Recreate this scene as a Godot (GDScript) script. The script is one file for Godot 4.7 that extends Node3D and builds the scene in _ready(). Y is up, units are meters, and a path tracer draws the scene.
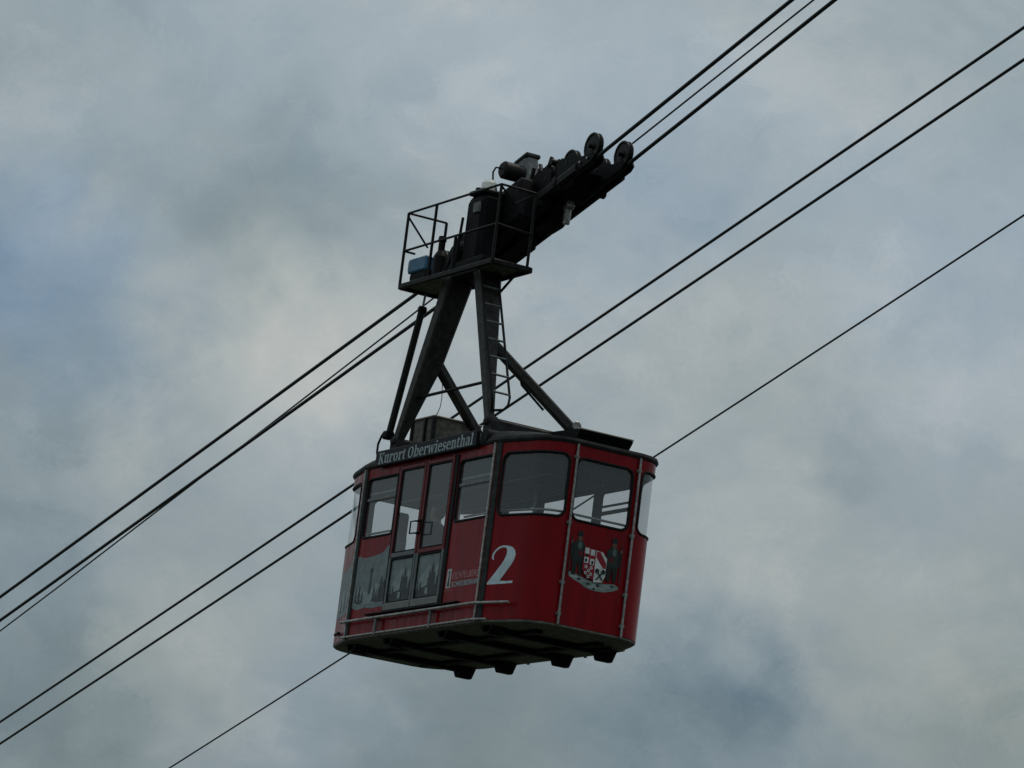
extends Node3D

# An aerial tramway cabin seen from below. Units are metres; x runs uphill along the ropes,
# z towards the door side, y = 0 is the underside of the cabin walls.

const XB := 1.751      # end of the straight side
const HW := 1.079      # half width
const XE := 2.729      # end wall
const CE := 0.465      # half width of the flat end wall
const PHI := 0.28     # taper of the corner panels
const RC := 0.442       # rounding between taper and end wall
const LT := 0.685      # length of the flat taper
const QT := 3.4715     # quarter of the perimeter
const TOP := 2.3

var M := {}
var rng := RandomNumberGenerator.new()
var car: Node3D

# ------------------------------------------------------------------ helpers
func lin(r: float, g: float, b: float) -> Color:
	return Color(r, g, b).linear_to_srgb()

func noise_tex(sd: int, freq: float, lo: float, hi: float, stretch := false) -> NoiseTexture2D:
	var n := FastNoiseLite.new()
	n.seed = sd; n.frequency = freq; n.fractal_octaves = 5; n.noise_type = FastNoiseLite.TYPE_SIMPLEX_SMOOTH
	var t := NoiseTexture2D.new()
	t.width = 512; t.height = 512; t.seamless = true; t.noise = n
	var g := Gradient.new()
	g.offsets = PackedFloat32Array([0.25, 0.75]); g.colors = PackedColorArray([Color(lo, lo, lo), Color(hi, hi, hi)])
	t.color_ramp = g
	return t

func mat(called: String, c: Color, rough := 0.6, metal := 0.0, tex: Texture2D = null, scale := 1.0) -> StandardMaterial3D:
	var m := StandardMaterial3D.new()
	m.resource_name = called; m.albedo_color = c; m.roughness = rough; m.metallic = metal
	if tex:
		m.albedo_texture = tex; m.uv1_triplanar = true; m.uv1_world_triplanar = true; m.uv1_scale = Vector3.ONE * scale
	m.metallic_specular = 0.5
	M[called] = m
	return m

func mb() -> SurfaceTool:
	var st := SurfaceTool.new()
	st.begin(Mesh.PRIMITIVE_TRIANGLES)
	return st

func tri(st: SurfaceTool, a: Vector3, b: Vector3, c: Vector3, na: Vector3, nb: Vector3, nc: Vector3, col := Color.WHITE) -> void:
	if (b - a).cross(c - a).dot(na + nb + nc) > 0:
		var t := b; b = c; c = t
		var tn := nb; nb = nc; nc = tn
	for v in [[a, na], [b, nb], [c, nc]]:
		st.set_color(col); st.set_normal(v[1]); st.add_vertex(v[0])

func quad(st: SurfaceTool, a: Vector3, b: Vector3, c: Vector3, d: Vector3, n: Vector3) -> void:
	tri(st, a, b, c, n, n, n); tri(st, a, c, d, n, n, n)

func quadn(st: SurfaceTool, a: Vector3, b: Vector3, c: Vector3, d: Vector3, na: Vector3, nb: Vector3, nc: Vector3, nd: Vector3) -> void:
	tri(st, a, b, c, na, nb, nc); tri(st, a, c, d, na, nc, nd)

func obj(st: SurfaceTool, called: String, material: Material, parent: Node3D) -> MeshInstance3D:
	var o := MeshInstance3D.new()
	o.name = called
	o.mesh = st.commit()
	o.material_override = material
	parent.add_child(o, true)
	return o

# a bar between two points: octagonal section w (across) by h (along up), edges chamfered, may taper
func bar(st: SurfaceTool, p0: Vector3, p1: Vector3, w: float, h: float, up := Vector3.UP, w1 := -1.0, h1 := -1.0, ch := 0.18) -> void:
	if w1 < 0: w1 = w
	if h1 < 0: h1 = h
	var ax := (p1 - p0).normalized()
	var side := ax.cross(up).normalized()
	var u := side.cross(ax).normalized()
	var k := 1.0 - ch * 2
	var pts := [Vector2(k, 1), Vector2(1, k), Vector2(1, -k), Vector2(k, -1), Vector2(-k, -1), Vector2(-1, -k), Vector2(-1, k), Vector2(-k, 1)]
	for i in 8:
		var a: Vector2 = pts[i]
		var b: Vector2 = pts[(i + 1) % 8]
		var n2 := ((a + b) * 0.5).normalized()
		if absf(a.x - b.x) < 1e-6: n2 = Vector2(signf(a.x), 0)
		if absf(a.y - b.y) < 1e-6: n2 = Vector2(0, signf(a.y))
		var n := (side * n2.x + u * n2.y).normalized()
		quad(st, p0 + side * a.x * w * .5 + u * a.y * h * .5, p0 + side * b.x * w * .5 + u * b.y * h * .5, p1 + side * b.x * w1 * .5 + u * b.y * h1 * .5, p1 + side * a.x * w1 * .5 + u * a.y * h1 * .5, n)
		tri(st, p0, p0 + side * a.x * w * .5 + u * a.y * h * .5, p0 + side * b.x * w * .5 + u * b.y * h * .5, -ax, -ax, -ax)
		tri(st, p1, p1 + side * a.x * w1 * .5 + u * a.y * h1 * .5, p1 + side * b.x * w1 * .5 + u * b.y * h1 * .5, ax, ax, ax)

# a box given by its centre and size, with small chamfers, turned by a basis
func box(st: SurfaceTool, c: Vector3, s: Vector3, b := Basis(), ch := 0.03) -> void:
	var e := minf(ch, minf(s.x, minf(s.y, s.z)) * 0.3)
	var ks := [[-s.z * .5, e], [-s.z * .5 + e, 0.0], [s.z * .5 - e, 0.0], [s.z * .5, e]]
	var rings := []
	for k in ks:
		var hx: float = s.x * .5 - k[1]
		var hy: float = s.y * .5 - k[1]
		var f := e * 0.9
		rings.append([Vector3(hx - f, hy, k[0]), Vector3(hx, hy - f, k[0]), Vector3(hx, -hy + f, k[0]), Vector3(hx - f, -hy, k[0]), Vector3(-hx + f, -hy, k[0]), Vector3(-hx, -hy + f, k[0]), Vector3(-hx, hy - f, k[0]), Vector3(-hx + f, hy, k[0])])
	for r in 3:
		for i in 8:
			var a: Vector3 = rings[r][i]; var d: Vector3 = rings[r + 1][i]
			var bb: Vector3 = rings[r][(i + 1) % 8]; var cc: Vector3 = rings[r + 1][(i + 1) % 8]
			var n := (bb - a).cross(d - a).normalized()
			if n.dot((a + bb + cc + d) * .25) < 0: n = -n
			quad(st, c + b * a, c + b * bb, c + b * cc, c + b * d, b * n)
	for r in [0, 3]:
		var n := Vector3(0, 0, -1 if r == 0 else 1)
		for i in range(1, 7):
			tri(st, c + b * rings[r][0], c + b * rings[r][i], c + b * rings[r][i + 1], b * n, b * n, b * n)

# a round tube through points
func tube(st: SurfaceTool, pts: Array, r: float, sides := 10, closed := false) -> void:
	var n := pts.size()
	var rings := []
	var ref := Vector3.UP
	for i in n:
		var a: Vector3 = pts[(i - 1 + n) % n] if closed else pts[maxi(i - 1, 0)]
		var b: Vector3 = pts[(i + 1) % n] if closed else pts[mini(i + 1, n - 1)]
		var t := (b - a).normalized()
		if i == 0:
			ref = Vector3.UP if absf(t.y) < 0.9 else Vector3.RIGHT
		var s := t.cross(ref).normalized()
		var u := s.cross(t).normalized()
		ref = u
		var ring := []
		for k in sides:
			var an := TAU * k / sides
			ring.append([pts[i] + (s * cos(an) + u * sin(an)) * r, s * cos(an) + u * sin(an)])
		rings.append(ring)
	for i in (n if closed else n - 1):
		var j := (i + 1) % n
		for k in sides:
			var l := (k + 1) % sides
			quadn(st, rings[i][k][0], rings[i][l][0], rings[j][l][0], rings[j][k][0], rings[i][k][1], rings[i][l][1], rings[j][l][1], rings[j][k][1])
	if not closed:
		for e in [0, n - 1]:
			var nn: Vector3 = ((pts[0] - pts[1]) if e == 0 else (pts[n - 1] - pts[n - 2])).normalized()
			for k in sides:
				tri(st, pts[e], rings[e][k][0], rings[e][(k + 1) % sides][0], nn, nn, nn)

# a turned shape: profile of (radius, height) along an axis
func lathe(st: SurfaceTool, at: Vector3, axis: Vector3, prof: Array, sides := 24) -> void:
	axis = axis.normalized()
	var s := axis.cross(Vector3.UP if absf(axis.y) < 0.9 else Vector3.RIGHT).normalized()
	var u := s.cross(axis)
	for i in prof.size() - 1:
		var a: Vector2 = prof[i]; var b: Vector2 = prof[i + 1]
		var d := b - a
		var n2 := Vector2(d.y, -d.x).normalized()
		for k in sides:
			var a0 := TAU * k / sides; var a1 := TAU * (k + 1) / sides
			var r0 := s * cos(a0) + u * sin(a0); var r1 := s * cos(a1) + u * sin(a1)
			var n0 := r0 * n2.x + axis * n2.y; var n1 := r1 * n2.x + axis * n2.y
			quadn(st, at + r0 * a.x + axis * a.y, at + r1 * a.x + axis * a.y, at + r1 * b.x + axis * b.y, at + r0 * b.x + axis * b.y, n0, n1, n1, n0)

func drum(st: SurfaceTool, at: Vector3, axis: Vector3, r: float, l: float, sides := 24) -> void:
	var e := minf(r, l) * 0.15
	lathe(st, at, axis, [Vector2(0, 0), Vector2(r - e, 0), Vector2(r, e), Vector2(r, l - e), Vector2(r - e, l), Vector2(0, l)], sides)

# an outline pushed out along z of a basis, centred on its origin
func plate(st: SurfaceTool, poly: PackedVector2Array, depth: float, tr: Transform3D) -> void:
	var idx := Geometry2D.triangulate_polygon(poly)
	for sgn in [-1.0, 1.0]:
		var n: Vector3 = tr.basis.z * sgn
		for i in range(0, idx.size(), 3):
			var v := []
			for j in 3:
				var q := poly[idx[i + j]]
				v.append(tr * Vector3(q.x, q.y, depth * .5 * sgn))
			tri(st, v[0], v[1], v[2], n, n, n)
	var ccw := not Geometry2D.is_polygon_clockwise(poly)
	for i in poly.size():
		var a := poly[i]; var b := poly[(i + 1) % poly.size()]
		var d := (b - a).normalized()
		var n2 := Vector2(d.y, -d.x) * (1.0 if ccw else -1.0)
		quad(st, tr * Vector3(a.x, a.y, -depth * .5), tr * Vector3(b.x, b.y, -depth * .5), tr * Vector3(b.x, b.y, depth * .5), tr * Vector3(a.x, a.y, depth * .5), tr.basis * Vector3(n2.x, n2.y, 0))

# flat print: coloured outlines on a plane, each a hair above the one before; colours are linear
func print_flat(layers: Array, tr: Transform3D, called: String, parent: Node3D, m: Material) -> MeshInstance3D:
	var st := mb()
	var h := 0.002
	for l in layers:
		var poly: PackedVector2Array = l[1]
		var idx := Geometry2D.triangulate_polygon(poly)
		for i in range(0, idx.size(), 3):
			var v := []
			for j in 3:
				var q := poly[idx[i + j]]
				v.append(tr * Vector3(q.x, q.y, h))
			tri(st, v[0], v[1], v[2], tr.basis.z, tr.basis.z, tr.basis.z, l[0])
		h += 0.0006
	return obj(st, called, m, parent)

func disc(c: Vector2, rx: float, ry: float, n := 14) -> PackedVector2Array:
	var p := PackedVector2Array()
	for i in n:
		p.append(c + Vector2(cos(TAU * i / n) * rx, sin(TAU * i / n) * ry))
	return p

func rect(x0: float, y0: float, x1: float, y1: float) -> PackedVector2Array:
	return PackedVector2Array([Vector2(x0, y0), Vector2(x1, y0), Vector2(x1, y1), Vector2(x0, y1)])

# ------------------------------------------------------------------ the plan of the cabin
# [point, outward normal] at distance s along the wall, s = 0 in the middle of the door side
func plan(s: float) -> Array:
	var per := QT * 4
	s = fposmod(s, per)
	var mx := 1.0; var mz := 1.0
	if s > per * .5:
		s = per - s; mx = -1.0
	if s > QT:
		s = QT * 2 - s; mz = -1.0
	var p: Vector2; var n: Vector2
	if s < XB:
		p = Vector2(s, HW); n = Vector2(0, 1)
	elif s < XB + LT:
		p = Vector2(XB, HW) + Vector2(cos(PHI), -sin(PHI)) * (s - XB); n = Vector2(sin(PHI), cos(PHI))
	elif s < QT - CE:
		var th := PHI + (s - XB - LT) / (QT - CE - XB - LT) * (PI / 2 - PHI)
		n = Vector2(sin(th), cos(th)); p = Vector2(XE - RC, CE) + n * RC
	else:
		p = Vector2(XE, QT - s); n = Vector2(1, 0)
	return [Vector3(p.x * mx, 0, p.y * mz), Vector3(n.x * mx, 0, n.y * mz)]

func wp(s: float, y: float, off := 0.0) -> Vector3:
	var q := plan(s)
	return q[0] + q[1] * off + Vector3(0, y, 0)

func hole_y(h: Array, s: float) -> Vector2:
	var r: float = h[4]
	var d := minf(s - h[0], h[1] - s)
	var c := 0.0
	if d < r:
		c = r - sqrt(maxf(0, r * r - (r - d) * (r - d)))
	return Vector2(h[2] + c, h[3] - c)

func stations(s0: float, s1: float, h: Array) -> Array:
	var l := [s0, s1]
	var n := int(ceil((s1 - s0) / 0.08))
	for i in range(1, n):
		l.append(lerpf(s0, s1, float(i) / n))
	if h:
		for i in 9:
			var f: float = h[4] * (1.0 - cos(PI / 2 * i / 8.0))
			l.append(h[0] + f); l.append(h[1] - f)
	l.sort()
	var o := []
	for v in l:
		if o.is_empty() or v - o[-1] > 1e-4: o.append(v)
	return o

func skin(st: SurfaceTool, s0: float, s1: float, y0: float, y1: float, h: Array, off: float, inward := false) -> void:
	var l := stations(s0, s1, h)
	for i in l.size() - 1:
		var a: float = l[i]; var b: float = l[i + 1]
		var na: Vector3 = plan(a + 1e-5)[1]; var nb: Vector3 = plan(b - 1e-5)[1]
		if inward:
			na = -na; nb = -nb
		var bands := [[y0, y0, y1, y1]]
		if h and a > h[0] - 1e-5 and b < h[1] + 1e-5:
			var ya := hole_y(h, a); var yb := hole_y(h, b)
			bands = [[y0, y0, ya.x, yb.x], [ya.y, yb.y, y1, y1]]
		for q in bands:
			quadn(st, wp(a, q[0], off), wp(b, q[1], off), wp(b, q[3], off), wp(a, q[2], off), na, nb, nb, na)

func hole_ring(h: Array) -> Array:
	var o := []
	var r: float = h[4]
	var cs := [[h[1] - r, h[3] - r, 0.0], [h[0] + r, h[3] - r, PI / 2], [h[0] + r, h[2] + r, PI], [h[1] - r, h[2] + r, PI * 1.5]]
	for c in 4:
		for i in 7:
			var an: float = cs[c][2] + PI / 2 * i / 6.0
			o.append(Vector2(cs[c][0] + cos(an) * r, cs[c][1] + sin(an) * r))
		var e: Vector2 = o[-1]
		var nx: Array = cs[(c + 1) % 4]
		var an2: float = nx[2]
		var f := Vector2(nx[0] + cos(an2) * r, nx[1] + sin(an2) * r)
		var k := int((f - e).length() / 0.08)
		for i in range(1, k):
			o.append(e.lerp(f, float(i) / k))
	return o

func wall(called: String, s0: float, s1: float, y0: float, y1: float, h := []) -> void:
	var st := mb()
	skin(st, s0, s1, y0, y1, h, 0.0)
	for s in [s0, s1]:
		quad(st, wp(s, y0, 0), wp(s, y1, 0), wp(s, y1, -.05), wp(s, y0, -.05), (wp(s, 0, 0) - wp((s0 + s1) * .5, 0, 0)).normalized())
	if h:
		var ring := hole_ring(h)
		for i in ring.size():
			var a: Vector2 = ring[i]; var b: Vector2 = ring[(i + 1) % ring.size()]
			var c := Vector2((h[0] + h[1]) * .5, (h[2] + h[3]) * .5)
			var nn := (wp(c.x, c.y) - wp(a.x, a.y)).normalized()
			quad(st, wp(a.x, a.y, 0), wp(b.x, b.y, 0), wp(b.x, b.y, -.05), wp(a.x, a.y, -.05), nn)
	var o := obj(st, called, M.red, car)
	st = mb()
	skin(st, s0, s1, y0, y1, h, -.05, true)
	obj(st, "inner_lining", M.lining, o)

func window(h: Array, divider := 0.0) -> void:
	var st := mb()
	var pts := []
	for q in hole_ring(h):
		pts.append(wp(q.x, q.y, -0.004))
	tube(st, pts, 0.019, 8, true)
	var o := obj(st, "window", M.rubber, car)
	st = mb()
	var l := stations(h[0], h[1], h)
	for i in l.size() - 1:
		var a: float = l[i]; var b: float = l[i + 1]
		var ya := hole_y(h, a); var yb := hole_y(h, b)
		quadn(st, wp(a, ya.x, -.018), wp(b, yb.x, -.018), wp(b, yb.y, -.018), wp(a, ya.y, -.018), plan(a + 1e-5)[1], plan(b - 1e-5)[1], plan(b - 1e-5)[1], plan(a + 1e-5)[1])
	obj(st, "pane", M.glass, o)
	if divider > 0:
		st = mb()
		bar(st, wp(h[0] + .01, divider, -.02), wp(h[1] - .01, divider, -.02), 0.035, 0.05)
		bar(st, wp(h[0] + .01, divider + .085, -.035), wp(h[1] - .01, divider + .085, -.035), 0.02, 0.03)
		obj(st, "divider_bar", M.grey, o)

func tag(o: Node3D, label: String, category: String, group := "", kind := "") -> void:
	if label: o.set_meta("label", label)
	if category: o.set_meta("category", category)
	if group: o.set_meta("group", group)
	if kind: o.set_meta("kind", kind)

# ------------------------------------------------------------------ sky
# cloud masses: azimuth and elevation in degrees, radius, lighter or darker, bluer or warmer
const CLOUDS := [[-67.57,14.08,1.75,0.235,-0.235], [-65.83,15.56,1.75,0.146,0.162], [-65.99,11.86,1.75,0.064,-0.020], [-67.34,9.77,1.75,-0.272,-0.237], [-66.80,8.89,1.75,0.133,0.214], [-66.02,6.29,1.75,-0.194,-0.152], [-63.63,9.86,1.75,-0.063,0.098], [-63.41,7.29,1.75,0.029,0.164], [-61.47,7.01,1.75,-0.232,-0.182], [-59.21,7.55,1.75,-0.046,-0.047], [-59.99,16.30,1.75,0.146,0.112], [-59.23,14.15,1.75,-0.266,0.398], [-57.73,15.06,1.75,0.073,0.058], [-55.58,14.67,1.75,-0.055,0.301], [-54.50,12.27,1.75,0.222,0.157], [-57.60,10.32,1.75,0.267,-0.013], [-54.04,10.42,1.75,-0.051,0.028], [-55.78,8.75,1.75,0.153,-0.076], [-53.79,7.82,1.75,-0.108,-0.271], [-60.11,12.75,1.75,0.184,-0.040], [-58.47,11.85,1.75,-0.165,0.056], [-64.63,14.09,1.75,-0.265,-0.150], [-63.83,16.38,1.75,0.077,0.108], [-54.75,17.37,1.75,-0.043,-0.001], [-67.21,7.25,1.75,-0.181,-0.022], [-67.22,15.49,1.75,-0.183,0.037], [-67.78,12.70,1.75,-0.287,0.767], [-63.74,11.69,1.75,0.363,-0.022], [-62.33,15.75,1.75,0.095,0.132], [-55.98,15.78,1.75,0.132,-0.043], [-56.20,11.42,1.75,-0.157,-0.023], [-57.53,7.81,1.75,-0.402,0.074], [-64.77,8.08,1.75,0.066,-0.153], [-58.44,13.16,1.75,0.250,-0.222], [-63.94,11.88,0.38,0.100,0.000], [-63.24,11.36,0.41,0.100,0.000], [-59.19,11.78,0.47,0.080,0.000], [-58.74,13.88,0.43,0.090,0.000], [-56.23,13.98,0.54,0.080,0.000], [-56.62,12.45,0.47,0.060,0.000], [-57.44,8.04,0.41,-0.080,0.100], [-56.32,9.05,0.24,-0.060,0.100], [-54.79,8.80,0.38,0.070,0.000], [-67.02,13.97,0.61,-0.070,0.000], [-66.26,13.54,0.54,0.070,-0.100], [-67.50,13.43,0.47,0.060,0.000], [-66.64,10.90,0.47,-0.050,0.100], [-67.65,10.76,0.41,0.060,-0.100], [-63.56,7.06,0.24,0.080,0.000], [-62.62,7.22,0.30,0.060,0.000], [-64.71,7.49,0.41,0.050,0.000], [-60.30,12.34,0.41,0.080,0.000], [-57.47,10.75,0.54,0.050,0.000], [-56.47,11.06,0.41,-0.060,0.000]]
var sky_noise := []

func cloud_field(azd: float, eld: float) -> Vector2:
	var o := Vector2.ZERO
	for b in CLOUDS:
		var de: float = eld - b[1]
		if absf(de) > b[2] * 2.6: continue
		var da: float = (azd - b[0]) * cos(deg_to_rad(eld))
		var q: float = (da * da + de * de) / (b[2] * b[2])
		if q < 6.8:
			var e := exp(-q)
			o += Vector2(b[3], b[4]) * e
	return o

func sky_color(az: float, el: float, field: Vector2) -> Color:
	var d := Vector3(sin(az) * cos(el), sin(el) * 1.4, -cos(az) * cos(el))
	var v: float = sky_noise[0].get_noise_3dv(d)
	var f: float = sky_noise[1].get_noise_3dv(d)
	var n3: float = sky_noise[2].get_noise_3dv(d)
	# an overcast sky is brighter overhead than at the horizon
	var over := (1.0 + 1.2 * maxf(sin(el), 0)) / (1.0 + 1.2 * sin(deg_to_rad(12.0)))
	var lum := 1.012 + field.x + smoothstep(-0.05, 0.40, v) * 0.10 - 0.033 + f * 0.125
	var blue := field.y + n3 * 0.13 + 0.03
	lum = maxf(lum, 0.4)
	var g := 0.36 * lum
	var k := (g - 0.21) / 0.27
	var c := Color(g * (0.73 + 0.21 * k) * (1.0 - 0.15 * blue), g, g * (1.16 - 0.18 * k) * (1.0 + 0.3 * blue))
	return Color(c.r * over, c.g * over, c.b * over)

func prepare_sky() -> void:
	for q in [[11, 11.0, 6, 0.55], [5, 26.0, 6, 0.52], [23, 8.0, 4, 0.5]]:
		var n := FastNoiseLite.new()
		n.seed = q[0]; n.frequency = q[1]; n.fractal_octaves = q[2]; n.fractal_gain = q[3]; n.noise_type = FastNoiseLite.TYPE_SIMPLEX_SMOOTH
		n.domain_warp_enabled = true; n.domain_warp_amplitude = 0.03; n.domain_warp_frequency = 12.0
		sky_noise.append(n)

func sky_image() -> Image:
	var w := 1024; var h := 512
	var im := Image.create_empty(w, h, false, Image.FORMAT_RGBF)
	im.fill(Color(0.26, 0.31, 0.33))
	for y in h / 2 + 12:
		var el := (0.5 - (y + 0.5) / h) * PI
		for x in w:
			var az := wrapf((x + 0.5) / w * TAU, -PI, PI)
			var fl := Vector2.ZERO
			if absf(rad_to_deg(az) + 61.0) < 14.0 and el < 0.45:
				fl = cloud_field(rad_to_deg(az), rad_to_deg(el))
			im.set_pixel(x, y, sky_color(az, el, fl))
	return im

# the same sky drawn finer where it is looked at: part of a dome 2.5 km away
func make_sky() -> void:
	var a0 := -79.0; var a1 := -43.0; var e0 := 2.0; var e1 := 20.0
	var w := 1536; var h := 768
	# the broad masses on a coarse grid, read between its points
	var gw := 145; var gh := 73
	var grid := PackedVector2Array(); grid.resize(gw * gh)
	for j in gh:
		for i in gw:
			grid[j * gw + i] = cloud_field(lerpf(a0, a1, i / float(gw - 1)), lerpf(e0, e1, j / float(gh - 1)))
	var wn := FastNoiseLite.new(); wn.seed = 41; wn.frequency = 34.0; wn.fractal_octaves = 4; wn.noise_type = FastNoiseLite.TYPE_SIMPLEX_SMOOTH
	var im := Image.create_empty(w, h, false, Image.FORMAT_RGBF)
	for y in h:
		var eld := lerpf(e1, e0, (y + 0.5) / h)
		for x in w:
			var azd := lerpf(a0, a1, (x + 0.5) / w)
			var el := deg_to_rad(eld); var az := deg_to_rad(azd)
			# torn edges: the masses are pulled about a little
			var fx := (azd + wn.get_noise_2d(az, el) * 0.9 - a0) / (a1 - a0) * (gw - 1)
			var fy := (eld + wn.get_noise_2d(az + 9.0, el) * 0.7 - e0) / (e1 - e0) * (gh - 1)
			fx = clampf(fx, 0, gw - 1.01); fy = clampf(fy, 0, gh - 1.01)
			var ix := int(fx); var iy := int(fy)
			var top := grid[iy * gw + ix].lerp(grid[iy * gw + ix + 1], fx - ix)
			var bot := grid[(iy + 1) * gw + ix].lerp(grid[(iy + 1) * gw + ix + 1], fx - ix)
			im.set_pixel(x, y, sky_color(az, el, top.lerp(bot, fy - iy)))
	var m := StandardMaterial3D.new()
	m.resource_name = "sky"; m.shading_mode = BaseMaterial3D.SHADING_MODE_UNSHADED
	m.albedo_texture = ImageTexture.create_from_image(im)
	var st := mb()
	for j in 18:
		for i in 36:
			var v := []
			for q in [[i, j], [i + 1, j], [i + 1, j + 1], [i, j + 1]]:
				var u: float = q[0] / 36.0; var t: float = q[1] / 18.0
				var az := deg_to_rad(lerpf(a0, a1, u)); var el := deg_to_rad(lerpf(e1, e0, t))
				v.append([Vector2(u, t), Vector3(sin(az) * cos(el), sin(el), -cos(az) * cos(el))])
			for w3 in [[0, 1, 2], [0, 2, 3]]:
				for q in w3:
					st.set_uv(v[q][0]); st.set_normal(-v[q][1]); st.add_vertex(Vector3(47.9, -7.9, 26.6) + v[q][1] * 2500.0)
	var o := obj(st, "sky", m, self)
	o.set_meta("kind", "structure")

# ------------------------------------------------------------------ scene
func _ready() -> void:
	rng.seed = 7
	var cam := Camera3D.new()
	cam.name = "camera"
	cam.position = Vector3(47.945, -7.947, 26.605)
	cam.rotation_degrees = Vector3(11.792, 60.969, 7.043)
	cam.fov = 10.371
	cam.near = 0.5; cam.far = 6000
	add_child(cam)
	prepare_sky()
	var pano := PanoramaSkyMaterial.new()
	pano.panorama = ImageTexture.create_from_image(sky_image())
	var sky := Sky.new(); sky.sky_material = pano
	var env := Environment.new()
	env.background_mode = Environment.BG_SKY; env.sky = sky
	env.tonemap_mode = Environment.TONE_MAPPER_LINEAR
	env.tonemap_exposure = 1.0
	env.sdfgi_enabled = true; env.ssao_enabled = true; env.ssil_enabled = true
	var we := WorldEnvironment.new(); we.name = "world_environment"; we.environment = env
	add_child(we)
	var sun := DirectionalLight3D.new()
	sun.name = "sun"
	sun.light_energy = 0.3; sun.light_angular_distance = 14.0
	sun.light_color = Color(1.0, 0.96, 0.9); sun.shadow_enabled = true
	add_child(sun)
	sun.look_at_from_position(Vector3(-1.5, 16, -7), Vector3.ZERO)

	make_sky()
	make_materials()
	make_ground()
	car = Node3D.new()
	car.name = "cable_car"
	add_child(car)
	tag(car, "red aerial cable car numbered 2 hanging from its carriage on two ropes", "cable car")
	make_walls()
	make_doors()
	make_trim()
	make_floor()
	make_roof()
	make_inside()
	make_print()
	make_hanger()
	make_platform()
	make_carriage()
	make_ropes()
	make_passenger()

func make_materials() -> void:
	var soft := noise_tex(3, 0.012, 0.88, 1.0)
	var dirt := noise_tex(8, 0.02, 0.72, 1.0)
	var fine := noise_tex(14, 0.05, 0.7, 1.0)
	mat("red", lin(0.225, 0.002, 0.007), 0.28, 0.0, soft, 0.45).metallic_specular = 0.26
	var streak := noise_tex(31, 0.012, 0.90, 1.0)
	var red: StandardMaterial3D = M.red
	red.albedo_texture = streak; red.uv1_scale = Vector3(0.8, 0.14, 0.8)
	red.roughness = 0.42; red.roughness_texture = noise_tex(37, 0.015, 0.45, 0.95); red.roughness_texture_channel = BaseMaterial3D.TEXTURE_CHANNEL_RED
	var dent := NoiseTexture2D.new(); dent.width = 512; dent.height = 512; dent.seamless = true; dent.as_normal_map = true; dent.bump_strength = 3.0
	var dn := FastNoiseLite.new(); dn.seed = 19; dn.frequency = 0.006; dn.fractal_octaves = 2; dent.noise = dn
	red.normal_enabled = true; red.normal_texture = dent; red.normal_scale = 0.25
	mat("red_door", lin(0.15, 0.012, 0.018), 0.35, 0.0, soft, 0.6).metallic_specular = 0.28
	mat("lining", lin(0.085, 0.085, 0.085), 0.7, 0.0, soft, 0.5)
	mat("ceiling", lin(0.09, 0.094, 0.10), 0.7, 0.0, soft, 0.5)
	mat("rubber", lin(0.012, 0.012, 0.013), 0.6)
	mat("black", lin(0.007, 0.007, 0.0075), 0.6, 0.0, dirt, 0.8)
	mat("dark_steel", lin(0.017, 0.0165, 0.016), 0.5, 0.0, dirt, 0.7)
	mat("hanger_grey", lin(0.052, 0.050, 0.048), 0.5, 0.0, dirt, 0.7)
	mat("grey", lin(0.16, 0.165, 0.165), 0.5, 0.0, dirt, 0.9)
	mat("dark_post", lin(0.045, 0.05, 0.046), 0.55, 0.0, dirt, 0.9)
	mat("silver", lin(0.42, 0.41, 0.39), 0.45, 0.35, dirt, 0.9)
	mat("roof", lin(0.035, 0.035, 0.035), 0.6, 0.0, dirt, 0.5)
	mat("underside", lin(0.16, 0.148, 0.125), 0.75, 0.0, dirt, 0.6)
	mat("beam", lin(0.010, 0.010, 0.0105), 0.6, 0.0, dirt, 0.7)
	mat("crate", lin(0.17, 0.155, 0.13), 0.8, 0.0, dirt, 0.9)
	mat("blue", lin(0.05, 0.17, 0.30), 0.45, 0.0, soft, 1.2)
	mat("white", lin(0.85, 0.83, 0.77), 0.5)
	mat("sign", lin(0.009, 0.011, 0.014), 0.45, 0.0, soft, 0.8)
	mat("letter_red", lin(0.42, 0.16, 0.18), 0.5)
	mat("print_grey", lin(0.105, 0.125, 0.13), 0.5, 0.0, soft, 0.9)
	mat("letter", lin(0.30, 0.35, 0.37), 0.6)
	mat("rope", lin(0.022, 0.023, 0.026), 0.5, 0.3)
	mat("kick", lin(0.16, 0.16, 0.15), 0.5, 0.1, soft, 1.0)
	mat("tan", lin(0.30, 0.27, 0.22), 0.6)
	mat("wheel", lin(0.022, 0.02, 0.019), 0.4, 0.3, dirt, 1.5)
	mat("pillar", lin(0.12, 0.05, 0.05), 0.6)
	mat("steel", lin(0.32, 0.31, 0.30), 0.35, 0.6, dirt, 1.0)
	mat("ground", lin(0.028, 0.042, 0.018), 0.95, 0.0, dirt, 0.02)
	for n in ["black", "dark_steel", "hanger_grey", "rubber", "sign", "roof", "beam", "wheel", "dark_post"]:
		M[n].metallic_specular = 0.24
	var p := mat("ink", Color.WHITE, 0.45, 0.0, soft, 0.9)
	p.vertex_color_use_as_albedo = true; p.metallic_specular = 0.35
	var cl := mat("cloth", Color.WHITE, 0.85)
	cl.vertex_color_use_as_albedo = true
	var g := mat("glass", Color(0.55, 0.6, 0.62, 0.16), 0.03)
	g.transparency = BaseMaterial3D.TRANSPARENCY_ALPHA
	g.metallic_specular = 0.5

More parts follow.
